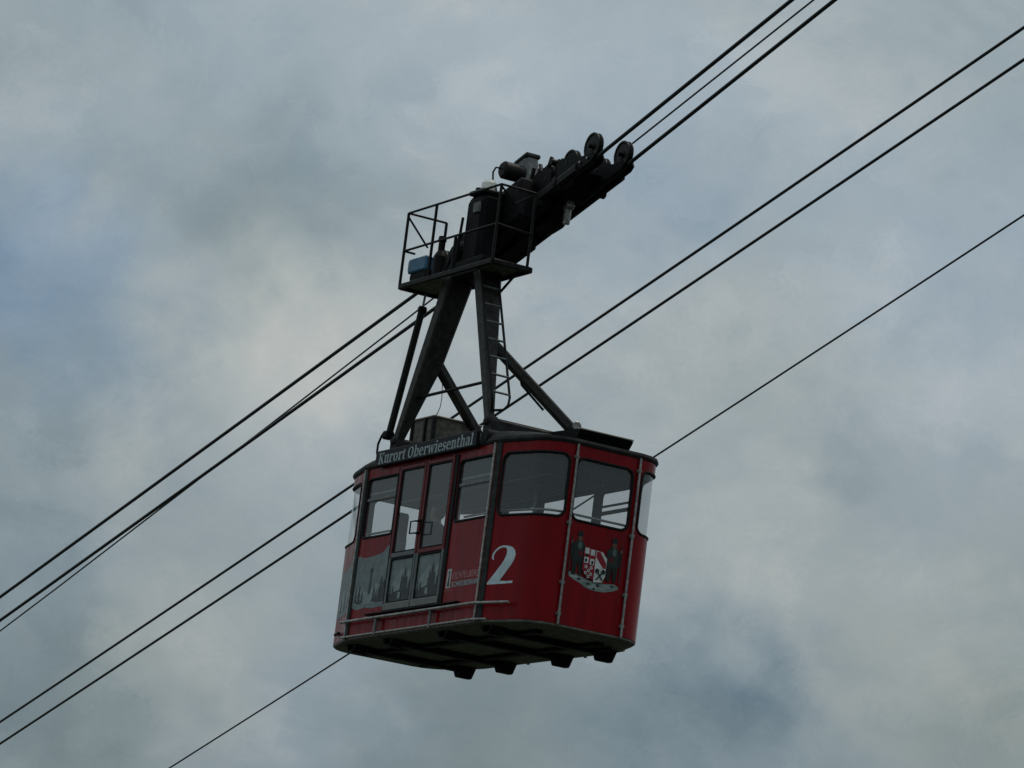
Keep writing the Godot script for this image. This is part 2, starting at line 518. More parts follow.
func make_ground() -> void:
	# the hillside under the ropes, falling away downhill
	var st := mb()
	var n := FastNoiseLite.new(); n.seed = 2; n.frequency = 0.006; n.fractal_octaves = 4
	var h := func(x: float, z: float) -> float:
		return -9.55 + 0.2 * (x - 47.9) * clampf(1.0 - absf(x) / 3000.0, 0.3, 1.0) + n.get_noise_2d(x, z) * 3.0 * clampf(Vector2(x - 47.9, z - 26.6).length() / 60.0 - 0.1, 0, 1)
	var gr := []
	for i in 41:
		var t := (i - 20) / 20.0
		gr.append(signf(t) * pow(absf(t), 2.2) * 1800.0)
	for i in 40:
		for j in 40:
			var v := []
			for q in [[i, j], [i + 1, j], [i + 1, j + 1], [i, j + 1]]:
				var x: float = gr[q[0]]; var z: float = gr[q[1]]
				v.append(Vector3(x, h.call(x, z), z))
			var nn: Vector3 = (v[2] - v[0]).cross(v[1] - v[0]).normalized()
			if nn.y < 0: nn = -nn
			quad(st, v[0], v[1], v[2], v[3], nn)
	var o := obj(st, "ground", M.ground, self)
	o.set_meta("kind", "structure")

# ------------------------------------------------------------------ cabin body
func make_walls() -> void:
	var C0 := XB; var C1 := QT - CE
	var wl := [-1.62, -0.79, 1.34, 2.145, 0.06]
	var wr := [0.87, 1.72, 1.34, 2.145, 0.06]
	var cor := [XB + .15, C1 - .07, 1.34, 2.15, 0.11]
	for far in 2:
		var o := QT * 2 * far
		var a: Array = wl if far == 0 else [-1.72 + o, -0.87 + o, 1.34, 2.145, 0.06]
		var b: Array = wr if far == 0 else [0.79 + o, 1.62 + o, 1.34, 2.145, 0.06]
		wall("side_panel", o - XB, o - 0.745, 0, TOP, a)
		wall("side_panel", o + 0.745, o + XB, 0, TOP, b)
		wall("door_lintel", o - 0.745, o + 0.745, 2.245, TOP)
		wall("door_sill", o - 0.745, o + 0.745, 0, 0.275)
		window(a, 1.86); window(b, 1.82)
		# right-hand and left-hand corner panels, then the flat end wall
		wall("corner_panel", o + C0, o + C1, 0, TOP, [o + cor[0], o + cor[1], cor[2], cor[3], cor[4]])
		window([o + cor[0], o + cor[1], cor[2], cor[3], cor[4]])
		wall("corner_panel", o - C1, o - C0, 0, TOP, [o - cor[1], o - cor[0], cor[2], cor[3], cor[4]])
		window([o - cor[1], o - cor[0], cor[2], cor[3], cor[4]])
		var e := o + QT
		wall("end_panel", e - CE, e + CE, 0, TOP, [e - .435, e + .40, 1.335, 2.13, 0.11])
		window([e - .435, e + .40, 1.335, 2.13, 0.11])

func make_doors() -> void:
	for far in 2:
		var o := QT * 2 * far
		for sd in [-1, 1]:
			var P := func(s: float, y: float, off: float) -> Vector3: return wp(o + s * sd, y, off)
			# red frame of the leaf: two stiles and a top rail, grey below the waist
			var st := mb()
			bar(st, P.call(.035, 1.0, .0), P.call(.035, 2.24, .0), 0.055, 0.05, Vector3(0, 0, 1))
			bar(st, P.call(.705, 1.0, .0), P.call(.705, 2.24, .0), 0.06, 0.05, Vector3(0, 0, 1))
			bar(st, P.call(.06, 2.205, .0), P.call(.68, 2.205, .0), 0.05, 0.06)
			if sd == 1:
				bar(st, P.call(.06, 1.025, .0), P.call(.68, 1.025, .0), 0.05, 0.07)
			var lf := obj(st, "door_leaf", M.red_door, car)
			st = mb()
			bar(st, P.call(.035, .28, .0), P.call(.035, 1.0, .0), 0.055, 0.05, Vector3(0, 0, 1))
			bar(st, P.call(.705, .28, .0), P.call(.705, 1.0, .0), 0.06, 0.05, Vector3(0, 0, 1))
			if sd == -1:
				bar(st, P.call(.06, 1.025, .0), P.call(.68, 1.025, .0), 0.05, 0.07)
			bar(st, P.call(.04, .31, -.004), P.call(.70, .31, -.004), 0.04, 0.05)
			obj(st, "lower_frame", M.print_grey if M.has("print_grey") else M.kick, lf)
			st = mb()
			quad(st, P.call(.06, 1.05, .0), P.call(.68, 1.05, .0), P.call(.68, 2.18, .0), P.call(.06, 2.18, .0), plan(o)[1])
			obj(st, "pane", M.glass, lf)
			st = mb()
			var rg := [P.call(.066, 1.065, .012), P.call(.668, 1.065, .012), P.call(.668, 2.17, .012), P.call(.066, 2.17, .012)]
			tube(st, [rg[0], rg[1]], .011, 6); tube(st, [rg[1], rg[2]], .011, 6); tube(st, [rg[2], rg[3]], .011, 6); tube(st, [rg[3], rg[0]], .011, 6)
			var r2 := [P.call(.07, .40, .012), P.call(.668, .40, .012), P.call(.668, .975, .012), P.call(.07, .975, .012)]
			tube(st, [r2[0], r2[1]], .012, 6); tube(st, [r2[1], r2[2]], .012, 6); tube(st, [r2[2], r2[3]], .012, 6); tube(st, [r2[3], r2[0]], .012, 6)
			obj(st, "gasket", M.rubber, lf)
			st = mb()
			bar(st, P.call(.01, .335, .004), P.call(.735, .335, .004), 0.05, 0.115)
			obj(st, "kick_plate", M.kick, lf)
			st = mb()
			quad(st, P.call(.06, .39, .0), P.call(.68, .39, .0), P.call(.68, .99, .0), P.call(.06, .99, .0), plan(o)[1])
			obj(st, "lower_panel", M.sign, lf)
			st = mb()
			var hx := .085
			tube(st, [P.call(.03, 1.425, .03), P.call(.03, 1.425, .075), P.call(hx + .06, 1.425, .08), P.call(hx + .06, 1.265, .08), P.call(.03, 1.265, .075), P.call(.03, 1.265, .03)], .011, 8)
			obj(st, "handle", M.black, lf)

func strip(st: SurfaceTool, s: float, y0: float, y1: float, w: float, off: float) -> void:
	var q := plan(s)
	var t: Vector3 = q[1].cross(Vector3.UP)
	bar(st, q[0] + q[1] * off + Vector3(0, y0, 0), q[0] + q[1] * off + Vector3(0, y1, 0), 0.022, w, t)

func make_trim() -> void:
	for far in 2:
		var o := QT * 2 * far
		for sd in [-1, 1]:
			# joint posts between the straight side and the corner panels
			var st := mb()
			strip(st, o + sd * (XB - 0.012), -0.02, 2.29, 0.035, 0.012)
			var p := obj(st, "trim_strip", M.silver, car)
			st = mb()
			var k := 0.07 if sd == 1 else -0.055
			strip(st, o + sd * (XB + k), 0.0, 2.29, 0.095, 0.006)
			obj(st, "corner_post", M.dark_post, car)
			# cable pipes down the edges of the end walls, held by clamps
			var e: float = o + sd * (QT - CE + 0.0)
			st = mb()
			tube(st, [wp(e, -0.01, .035), wp(e, .8, .033), wp(e, 1.6, .036), wp(e, 2.29, .03)], 0.017, 8)
			var pp := obj(st, "conduit_pipe", M.steel, car)
			for y in [0.12, 0.52, 1.28, 2.12]:
				st = mb()
				box(st, wp(e, y, .022), Vector3(.065, .045, .05), Basis(Vector3.UP, atan2(plan(e)[1].x, plan(e)[1].z)), .008)
				obj(st, "pipe_clamp", M.grey, pp)
	# bumper rails along the door sides
	for far in 2:
		var o := QT * 2 * far
		var st := mb()
		var l := []
		for s in [-1.78, -1.2, -.4, .4, 1.2, 1.74, 1.8, 2.1, 2.38]:
			l.append(wp(o + s, 0.205, 0.075))
		tube(st, l, 0.019, 8)
		var r := obj(st, "bumper_rail", M.silver, car)
		for s in [-.81, .66]:
			st = mb()
			bar(st, wp(o + s, -.03, .06), wp(o + s, .215, .06), 0.03, 0.055, Vector3(1, 0, 0))
			bar(st, wp(o + s, .19, .0), wp(o + s, .19, .07), 0.03, 0.03)
			obj(st, "bracket", M.grey, r)
		st = mb()
		l = []
		for s in [-1.77, -.9, 0.0, .9, 1.74, 1.8, 2.0]:
			l.append(wp(o + s, 0.0, 0.055))
		tube(st, l, 0.015, 8)
		obj(st, "skirt_rail", M.silver, car)
		st = mb()
		bar(st, wp(o - 1.16, .268, .035), wp(o + 1.30, .262, .035), 0.06, 0.022)
		obj(st, "step_edge", M.black, car)
		for q in [[.785, .085], [-.762, .03]]:
			st = mb()
			strip(st, o + q[0] * (1 if far == 0 else -1), .28, 2.24, q[1], .004)
			obj(st, "door_post", M.rubber, car)
	for sd in [-1, 1]:
		var st := mb()
		bar(st, wp(sd * 2.15 - .12, .10, .03), wp(sd * 2.15 + .12, .10, .03), .04, .03)
		if sd == -1: obj(st, "lifting_lug", M.black, car)

func outline(k: float, off: float, y: float) -> Array:
	var o := []
	for i in 96:
		var q := plan(QT * 4 * (i + 0.5) / 96)
		var p: Vector3 = q[0] + q[1] * off
		o.append(Vector3(p.x * k, y, p.z * k))
	return o

func loft(st: SurfaceTool, rings: Array, cap0 := false, cap1 := false) -> void:
	var n: int = rings[0].size()
	for r in rings.size() - 1:
		for i in n:
			var j := (i + 1) % n
			var a: Vector3 = rings[r][i]; var b: Vector3 = rings[r][j]; var c: Vector3 = rings[r + 1][j]; var d: Vector3 = rings[r + 1][i]
			var nn := (b - a).cross(d - a) + (b - c).cross(d - c) * -1.0
			nn = (c - a).cross(d - b).normalized()
			var outw := Vector3(a.x + c.x, 0, a.z + c.z)
			if absf(nn.y) > 0.7:
				if (nn.y > 0) != (rings[r + 1][0].y >= rings[0][0].y and rings[r + 1][0].length() <= rings[r][0].length() + 1e-3): pass
			if nn.dot(outw.normalized() + Vector3(0, 0.6 * signf(rings[-1][0].y - rings[0][0].y), 0)) < 0: nn = -nn
			quad(st, a, b, c, d, nn)
	for e in [[cap0, 0], [cap1, rings.size() - 1]]:
		if e[0]:
			var ring: Array = rings[e[1]]
			var up := Vector3.UP if (e[1] != 0) == (rings[-1][0].y > rings[0][0].y) else Vector3.DOWN
			var c := Vector3(0, ring[0].y, 0)
			for i in n:
				tri(st, c, ring[i], ring[(i + 1) % n], up, up, up)

func make_floor() -> void:
	var st := mb()
	loft(st, [outline(1, -.10, -.05), outline(1, -.02, -.04), outline(1, -.002, -.025), outline(1, -.002, -.004), outline(1, -.06, -.003)], true, true)
	var f := obj(st, "floor_pan", M.underside, car)
	# narrow cross beams under the floor, each with a blunt bracket at its end
	for x in [-1.83, -.73, .73, 1.80]:
		st = mb()
		var zn := .97 if absf(x) < 1.5 else .93
		bar(st, Vector3(x, -.085, -.90), Vector3(x, -.085, zn), .15, .085)
		var fb := obj(st, "floor_beam", M.beam, car)
		for zc in [-.83, zn - .10]:
			st = mb()
			var dp := .155 if zc < 0 else .11
			plate(st, PackedVector2Array([Vector2(-.15, -.046), Vector2(.15, -.046), Vector2(.14, -.075), Vector2(.065, -.03 - dp), Vector2(.045, -.045 - dp), Vector2(-.045, -.045 - dp), Vector2(-.065, -.03 - dp), Vector2(-.14, -.075)]), .20, Transform3D(Basis(), Vector3(x, 0, zc)))
			obj(st, "bracket", M.beam, fb)
	for z in [-.45, .45]:
		st = mb()
		bar(st, Vector3(-2.3, -.07, z), Vector3(2.3, -.07, z), .12, .05)
		obj(st, "floor_rail", M.beam, car)
	st = mb()
	bar(st, Vector3(1.9, -.10, -.62), Vector3(2.22, -.09, -.66), .05, .05)
	obj(st, "drain_pipe", M.black, f)

func make_roof() -> void:
	var st := mb()
	var rings := [outline(1, .01, 2.29), outline(1, .018, 2.295), outline(1, .032, 2.325), outline(1, .02, 2.36)]
	loft(st, rings)
	var rf := obj(st, "roof_rim", M.roof, car)
	st = mb()
	var ks := [1.0, .985, .95, .9, .84, .75, .6, .4, .2, .02]
	var rr := []
	for k in ks:
		var o := outline(k, .02, 0)
		for i in o.size():
			var x: float = o[i].x
			o[i].y = 2.362 + 0.22 * (1.0 - pow(minf(absf(x) / 2.85, 1.0), 3.0)) * (1.0 - pow(k, 8.0))
		rr.append(o)
	loft(st, rr)
	obj(st, "roof_shell", M.roof, car)
	# cross members that carry the hanger
	for sd in [-1.0, 1.0]:
		st = mb()
		bar(st, Vector3(sd * 1.25, 2.60, .98), Vector3(sd * 1.25, 2.60, -.72), .2, .2)
		var b := obj(st, "cross_member", M.roof, car)
		st = mb()
		drum(st, Vector3(sd * 1.35 + .12, 2.41, .92), Vector3(0, 0, 1), .095, .20)
		obj(st, "rubber_bearing", M.rubber, b)
		st = mb()
		drum(st, Vector3(sd * 1.35 + .12, 2.41, -.92), Vector3(0, 0, -1), .095, .20)
		obj(st, "rubber_bearing", M.rubber, b)
	# grey crate-like housing on the roof, with battens
	st = mb()
	box(st, Vector3(-1.37, 2.80, .15), Vector3(.58, .56, .70), Basis(), .015)
	var cr := obj(st, "roof_housing", M.crate, car)
	for q in [[-1.66, .5], [-1.30, .5], [-1.08, .5]]:
		st = mb()
		bar(st, Vector3(q[0] + .0, 2.53, q[1] + .012), Vector3(q[0], 3.07, q[1] + .012), .035, .05, Vector3(0, 0, 1))
		obj(st, "batten", M.dark_post, cr)
	for z in [.49, -.19]:
		st = mb()
		bar(st, Vector3(-1.067, 2.53, z), Vector3(-1.067, 3.07, z), .035, .03, Vector3(0, 0, 1))
		obj(st, "batten", M.dark_post, cr)
	st = mb()
	box(st, Vector3(-1.37, 3.085, .15), Vector3(.63, .025, .75), Basis(), .008)
	obj(st, "lid", M.tan, cr)
	# low hood at the uphill end of the roof
	st = mb()
	var pr := PackedVector2Array([Vector2(1.45, 2.52), Vector2(1.5, 2.61), Vector2(2.36, 2.575), Vector2(2.43, 2.555), Vector2(2.40, 2.51), Vector2(2.30, 2.40), Vector2(1.5, 2.40)])
	plate(st, pr, .80, Transform3D(Basis(), Vector3(0, 0, -.12)))
	var hd := obj(st, "roof_hood", M.black, car)
	st = mb()
	bar(st, Vector3(2.41, 2.572, .28), Vector3(2.41, 2.572, -.52), .05, .018)
	obj(st, "painted_lit_edge", M.tan, hd)  # warm sunlight on the hood's top edge, put into the strip's colour
	# destination board
	st = mb()
	box(st, Vector3(-.01, 2.385, 1.135), Vector3(2.72, .215, .05), Basis(), .01)
	var sg := obj(st, "destination_board", M.sign, car)
	var tm := TextMesh.new()
	var f := SystemFont.new(); f.font_names = PackedStringArray(["Droid Serif"]); f.font_weight = 700; f.font_italic = false
	tm.font = f; tm.text = "Kurort Oberwiesenthal"; tm.font_size = 48; tm.pixel_size = 0.004; tm.depth = 0.004
	var bb := tm.get_aabb()
	var t := MeshInstance3D.new(); t.name = "lettering"; t.mesh = tm; t.material_override = M.letter
	var sx := 2.54 / bb.size.x; var sy := 0.162 / bb.size.y
	# tall narrow letters that lean a little
	t.transform = Transform3D(Basis(Vector3(sx, 0, 0), Vector3(sy * 0.10, sy, 0), Vector3(0, 0, 1)), Vector3(0, 2.385, 1.163) - Vector3(sx * bb.get_center().x, sy * bb.get_center().y, 0))
	sg.add_child(t, true)

func make_inside() -> void:
	var st := mb()
	loft(st, [outline(1, -.055, .0), outline(1, -.055, .05)], true, true)
	obj(st, "cabin_floor", M.dark_post, car)
	st = mb()
	loft(st, [outline(1, -.052, 2.225), outline(1, -.052, 2.28)], true, true)
	var c := obj(st, "ceiling", M.ceiling, car)
	for x in [-1.9, -1.1, -.35, .35, 1.1, 1.9]:
		st = mb()
		bar(st, Vector3(x, 2.215, -.95 if absf(x) < 1.5 else -.8), Vector3(x, 2.215, .95 if absf(x) < 1.5 else .8), .06, .03)
		obj(st, "ceiling_rib", M.lining, c)
	st = mb()
	box(st, Vector3(1.55, 2.17, -.35), Vector3(.18, .09, .10), Basis(), .01)
	obj(st, "ceiling_box", M.black, c)
	# hand rails along the walls and overhead
	st = mb()
	var pts := []
	for i in 60:
		var s := 0.9 + (QT * 2 - 1.8) * i / 59.0
		pts.append(wp(s, 1.43, -.13))
	tube(st, pts, .016, 8)
	obj(st, "hand_rail", M.steel, car)
	st = mb()
	pts = []
	for i in 60:
		var s := QT * 2 + 0.9 + (QT * 2 - 1.8) * i / 59.0
		pts.append(wp(s, 1.43, -.13))
	tube(st, pts, .016, 8)
	obj(st, "hand_rail", M.steel, car)
	for z in [-.4, .4]:
		st = mb()
		tube(st, [Vector3(-2.0, 2.0, z), Vector3(2.0, 2.0, z)], .014, 8)
		obj(st, "grab_rail", M.steel, car)
	for x in [-1.0, 1.0]:
		st = mb()
		tube(st, [Vector3(x, .05, 0), Vector3(x, 2.22, 0)], .018, 8)
		obj(st, "grab_pole", M.steel, car)
	# control pillar at the downhill end
	st = mb()
	box(st, Vector3(-2.38, 1.0, .135), Vector3(.2, 1.88, .16), Basis(), .02)
	var cp := obj(st, "control_pillar", M.pillar, car)
	st = mb()
	box(st, Vector3(-2.27, 1.45, .135), Vector3(.04, .3, .13), Basis(), .01)
	obj(st, "control_panel", M.grey, cp)

# ------------------------------------------------------------------ print on the outside
func make_print() -> void:
	# printed winter landscape film in three inks: grey air, pale snow, dark trees
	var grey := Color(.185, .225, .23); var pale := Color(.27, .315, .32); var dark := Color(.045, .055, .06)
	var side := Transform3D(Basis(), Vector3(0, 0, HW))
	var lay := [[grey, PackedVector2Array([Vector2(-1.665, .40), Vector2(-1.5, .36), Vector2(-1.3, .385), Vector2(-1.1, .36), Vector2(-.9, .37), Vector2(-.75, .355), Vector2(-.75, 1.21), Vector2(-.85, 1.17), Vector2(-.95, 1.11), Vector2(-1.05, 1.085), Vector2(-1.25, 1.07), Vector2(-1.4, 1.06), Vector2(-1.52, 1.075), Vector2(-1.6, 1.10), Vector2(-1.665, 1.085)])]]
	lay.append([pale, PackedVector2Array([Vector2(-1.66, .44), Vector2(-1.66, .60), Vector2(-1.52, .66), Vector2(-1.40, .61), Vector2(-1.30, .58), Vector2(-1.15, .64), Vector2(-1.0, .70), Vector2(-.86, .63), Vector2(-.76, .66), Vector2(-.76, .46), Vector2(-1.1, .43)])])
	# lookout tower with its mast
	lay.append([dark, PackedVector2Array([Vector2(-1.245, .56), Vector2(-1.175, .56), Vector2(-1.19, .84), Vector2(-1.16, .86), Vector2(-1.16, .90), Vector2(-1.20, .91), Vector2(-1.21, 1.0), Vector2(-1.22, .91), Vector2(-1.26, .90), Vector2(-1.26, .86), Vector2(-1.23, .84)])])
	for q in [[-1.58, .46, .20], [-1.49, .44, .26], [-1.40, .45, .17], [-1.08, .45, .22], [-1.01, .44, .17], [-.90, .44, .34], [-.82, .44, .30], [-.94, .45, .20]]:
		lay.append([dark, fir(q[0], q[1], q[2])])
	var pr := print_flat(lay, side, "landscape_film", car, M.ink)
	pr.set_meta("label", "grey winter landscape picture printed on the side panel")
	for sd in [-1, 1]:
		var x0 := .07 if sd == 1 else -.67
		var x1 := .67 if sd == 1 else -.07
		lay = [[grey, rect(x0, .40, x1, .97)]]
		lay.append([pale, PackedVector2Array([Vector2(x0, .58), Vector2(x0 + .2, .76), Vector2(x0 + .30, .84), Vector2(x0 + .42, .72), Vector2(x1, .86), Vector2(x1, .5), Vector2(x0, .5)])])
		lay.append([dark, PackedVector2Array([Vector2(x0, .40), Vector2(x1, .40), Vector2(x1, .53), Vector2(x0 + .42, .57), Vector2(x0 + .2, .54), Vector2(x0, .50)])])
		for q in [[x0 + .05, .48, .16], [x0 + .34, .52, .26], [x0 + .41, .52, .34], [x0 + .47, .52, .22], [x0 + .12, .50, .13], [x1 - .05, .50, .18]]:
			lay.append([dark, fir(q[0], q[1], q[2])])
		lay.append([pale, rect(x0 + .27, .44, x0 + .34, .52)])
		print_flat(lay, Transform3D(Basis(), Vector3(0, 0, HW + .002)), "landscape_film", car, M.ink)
	# downhill corner panel: x of the print runs along the taper
	var tb := Basis(Vector3(cos(PHI), 0, sin(PHI)), Vector3.UP, Vector3(-sin(PHI), 0, cos(PHI)))
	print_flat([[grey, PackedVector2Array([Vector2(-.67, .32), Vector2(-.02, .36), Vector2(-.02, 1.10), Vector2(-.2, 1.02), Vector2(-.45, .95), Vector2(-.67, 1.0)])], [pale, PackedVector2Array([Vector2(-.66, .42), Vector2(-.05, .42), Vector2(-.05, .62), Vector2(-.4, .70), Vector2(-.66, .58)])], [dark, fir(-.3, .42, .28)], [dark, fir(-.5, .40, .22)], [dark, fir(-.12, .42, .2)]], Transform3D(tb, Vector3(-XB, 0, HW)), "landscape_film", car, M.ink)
	# the number 2 on the uphill corner panel
	var tr := Transform3D(Basis(Vector3(cos(PHI), 0, -sin(PHI)), Vector3.UP, Vector3(sin(PHI), 0, cos(PHI))), Vector3(XB, 0, HW))
	var two := PackedVector2Array()
	# outer edge of the bowl, from the tail of the hook over the top to the foot
	var outer := [[.185, .765], [.165, .80], [.175, .85], [.21, .895], [.265, .93], [.34, .948], [.42, .945], [.50, .925], [.555, .885], [.575, .83], [.56, .765], [.52, .70], [.46, .63], [.40, .56], [.345, .495], [.47, .488], [.575, .492], [.575, .462], [.40, .455], [.13, .45], [.13, .47], [.19, .535], [.26, .61], [.33, .69], [.385, .76], [.415, .825], [.42, .875], [.40, .915], [.345, .926], [.28, .908], [.23, .875], [.20, .835], [.195, .80], [.205, .77]]
	for q in outer: two.append(Vector2(q[0], q[1]))
	print_flat([[Color(.62, .75, .80), two]], tr, "number_two", car, M.ink)
	# tourist board mark: white tablet with a dark tower, two lines of lettering
	lay = [[Color(.50, .50, .50), rect(.875, .47, .99, .72)], [Color(.02, .03, .04), rect(.905, .49, .96, .54)], [Color(.02, .03, .04), PackedVector2Array([Vector2(.915, .54), Vector2(.95, .54), Vector2(.942, .66), Vector2(.958, .69), Vector2(.905, .69), Vector2(.922, .66)])]]
	lay.append([Color(.36, .12, .14), rect(.86, .432, 1.05, .442)])
	lay.append([Color(.30, .10, .12), rect(1.03, .672, 1.40, .680)])
	var mk := print_flat(lay, side, "company_mark", car, M.ink)
	var f := SystemFont.new(); f.font_names = PackedStringArray(["Droid Sans"]); f.font_weight = 700
	for q in [["FICHTELBERG", .575, .085, M.letter_red], ["SCHWEBEBAHN", .475, .07, M.letter]]:
		var tm := TextMesh.new()
		tm.font = f; tm.text = q[0]; tm.font_size = 32; tm.pixel_size = 0.003; tm.depth = 0.002
		var bb := tm.get_aabb()
		var t := MeshInstance3D.new(); t.name = "lettering"; t.mesh = tm; t.material_override = q[3]
		var sx: float = .68 / bb.size.x; var sy: float = q[2] / bb.size.y
		t.transform = Transform3D(Basis(Vector3(sx, 0, 0), Vector3(sy * .12, sy, 0), Vector3(0, 0, 1)), Vector3(1.37 - sx * bb.get_center().x, q[1] + q[2] * .5 - sy * bb.get_center().y, HW + .003))
		mk.add_child(t, true)
	# coat of arms on the uphill end wall; x of the print runs towards the far side
	make_crest()

# outline of a fir tree
func fir(x: float, y: float, h: float) -> PackedVector2Array:
	var w := h * 0.22
	return PackedVector2Array([Vector2(x - w, y), Vector2(x + w, y), Vector2(x + w * .45, y + h * .36), Vector2(x + w * .75, y + h * .36), Vector2(x + w * .3, y + h * .68), Vector2(x + w * .5, y + h * .68), Vector2(x, y + h), Vector2(x - w * .5, y + h * .68), Vector2(x - w * .3, y + h * .68), Vector2(x - w * .75, y + h * .36), Vector2(x - w * .45, y + h * .36)])

func make_crest() -> void:
	var tr := Transform3D(Basis(Vector3(0, 0, -1), Vector3.UP, Vector3(1, 0, 0)), Vector3(XE, 0, 0))
	var wh := Color(.66, .69, .69); var rd := Color(.30, .012, .03); var bk := Color(.012, .016, .016); var gn := Color(.02, .035, .03); var sk := Color(.13, .075, .065); var st := Color(.22, .275, .27); var sl := Color(.33, .38, .37)
	var l := []
	# rocky base with a ribbon
	l.append([st, PackedVector2Array([Vector2(-.40, .655), Vector2(-.35, .685), Vector2(-.25, .66), Vector2(-.1, .625), Vector2(.05, .605), Vector2(.2, .62), Vector2(.3, .635), Vector2(.37, .605), Vector2(.36, .575), Vector2(.28, .54), Vector2(.15, .505), Vector2(.02, .50), Vector2(-.1, .515), Vector2(-.2, .56), Vector2(-.32, .60)])])
	for q in [[-.3, .63, .07, .018], [-.16, .60, .06, .018], [.2, .585, .09, .02], [.02, .555, .05, .03], [-.05, .54, .04, .015], [.12, .54, .05, .012]]:
		l.append([sl, disc(Vector2(q[0], q[1]), q[2], q[3])])
	for q in [[-.22, .61, .03, .012], [.06, .575, .025, .02], [-.08, .575, .03, .01], [.27, .60, .03, .01], [.01, .525, .015, .015]]:
		l.append([bk * 2.2, disc(Vector2(q[0], q[1]), q[2], q[3])])
	# two miners in parade dress
	for sd in [-1.0, 1.0]:
		var cx := -.27 if sd < 0 else .235
		l.append([bk, PackedVector2Array([Vector2(cx - .075, .66), Vector2(cx - .02, .65), Vector2(cx, .84), Vector2(cx + .03, .65), Vector2(cx + .075, .66), Vector2(cx + .085, .90), Vector2(cx - .085, .90)])])
		l.append([gn, PackedVector2Array([Vector2(cx - .085, .84), Vector2(cx + .085, .84), Vector2(cx + .095, 1.03), Vector2(cx + .05, 1.09), Vector2(cx - .05, 1.09), Vector2(cx - .10, 1.02)])])
		l.append([bk, PackedVector2Array([Vector2(cx + sd * .06, 1.06), Vector2(cx + sd * .12, 1.02), Vector2(cx + sd * .10, .86), Vector2(cx + sd * .07, .88)])])
		l.append([sk, disc(Vector2(cx, 1.125), .034, .042)])
		l.append([bk, PackedVector2Array([Vector2(cx - .042, 1.145), Vector2(cx + .042, 1.145), Vector2(cx + .032, 1.215), Vector2(cx - .032, 1.215)])])
		l.append([st * .5, disc(Vector2(cx + .01, 1.03), .03, .05)])
		l.append([rd * .5, disc(Vector2(cx - sd * .03, .93), .03, .035)])
		l.append([bk * 1.6, PackedVector2Array([Vector2(cx + sd * .115, .64), Vector2(cx + sd * .13, .64), Vector2(cx + sd * .12, 1.14), Vector2(cx + sd * .105, 1.14)])])
		l.append([sk, disc(Vector2(cx + sd * .11, 1.06), .02, .025)])
	# divided shield
	l.append([rd, PackedVector2Array([Vector2(-.195, 1.03), Vector2(-.02, 1.01), Vector2(-.02, .625), Vector2(-.13, .66), Vector2(-.20, .74)])])
	l.append([wh, PackedVector2Array([Vector2(-.02, 1.01), Vector2(.075, 1.0), Vector2(.145, .93), Vector2(.145, .70), Vector2(.11, .62), Vector2(-.02, .605)])])
	l.append([rd, PackedVector2Array([Vector2(-.012, 1.0), Vector2(.04, 1.0), Vector2(.14, .87), Vector2(.14, .80), Vector2(.10, .80), Vector2(-.012, .92)])])
	for q in [[-.155, .985], [-.07, .975], [-.155, .865], [-.07, .855]]:
		l.append([wh, rect(q[0] - .032, q[1] - .04, q[0] + .032, q[1] + .034)])
	for q in [[-.155, .925], [-.16, .86], [-.065, .845]]:
		l.append([bk, disc(Vector2(q[0], q[1]), .017, .024)])
	for q in [[-.15, .78], [-.075, .775], [-.11, .735], [-.15, .70], [-.075, .695], [-.11, .66]]:
		l.append([wh * .85, disc(Vector2(q[0], q[1]), .022, .022)])
		l.append([rd, disc(Vector2(q[0], q[1]), .009, .009)])
	# crossed hammers
	for sd in [-1.0, 1.0]:
		l.append([bk, PackedVector2Array([Vector2(.06 - sd * .055, .645), Vector2(.06 - sd * .04, .635), Vector2(.06 + sd * .045, .74), Vector2(.06 + sd * .03, .75)])])
		l.append([bk, disc(Vector2(.06 + sd * .045, .755), .03, .028)])
	var o := print_flat(l, tr, "coat_of_arms", car, M.ink)
	o.set_meta("label", "town coat of arms with divided shield and two miners as supporters")

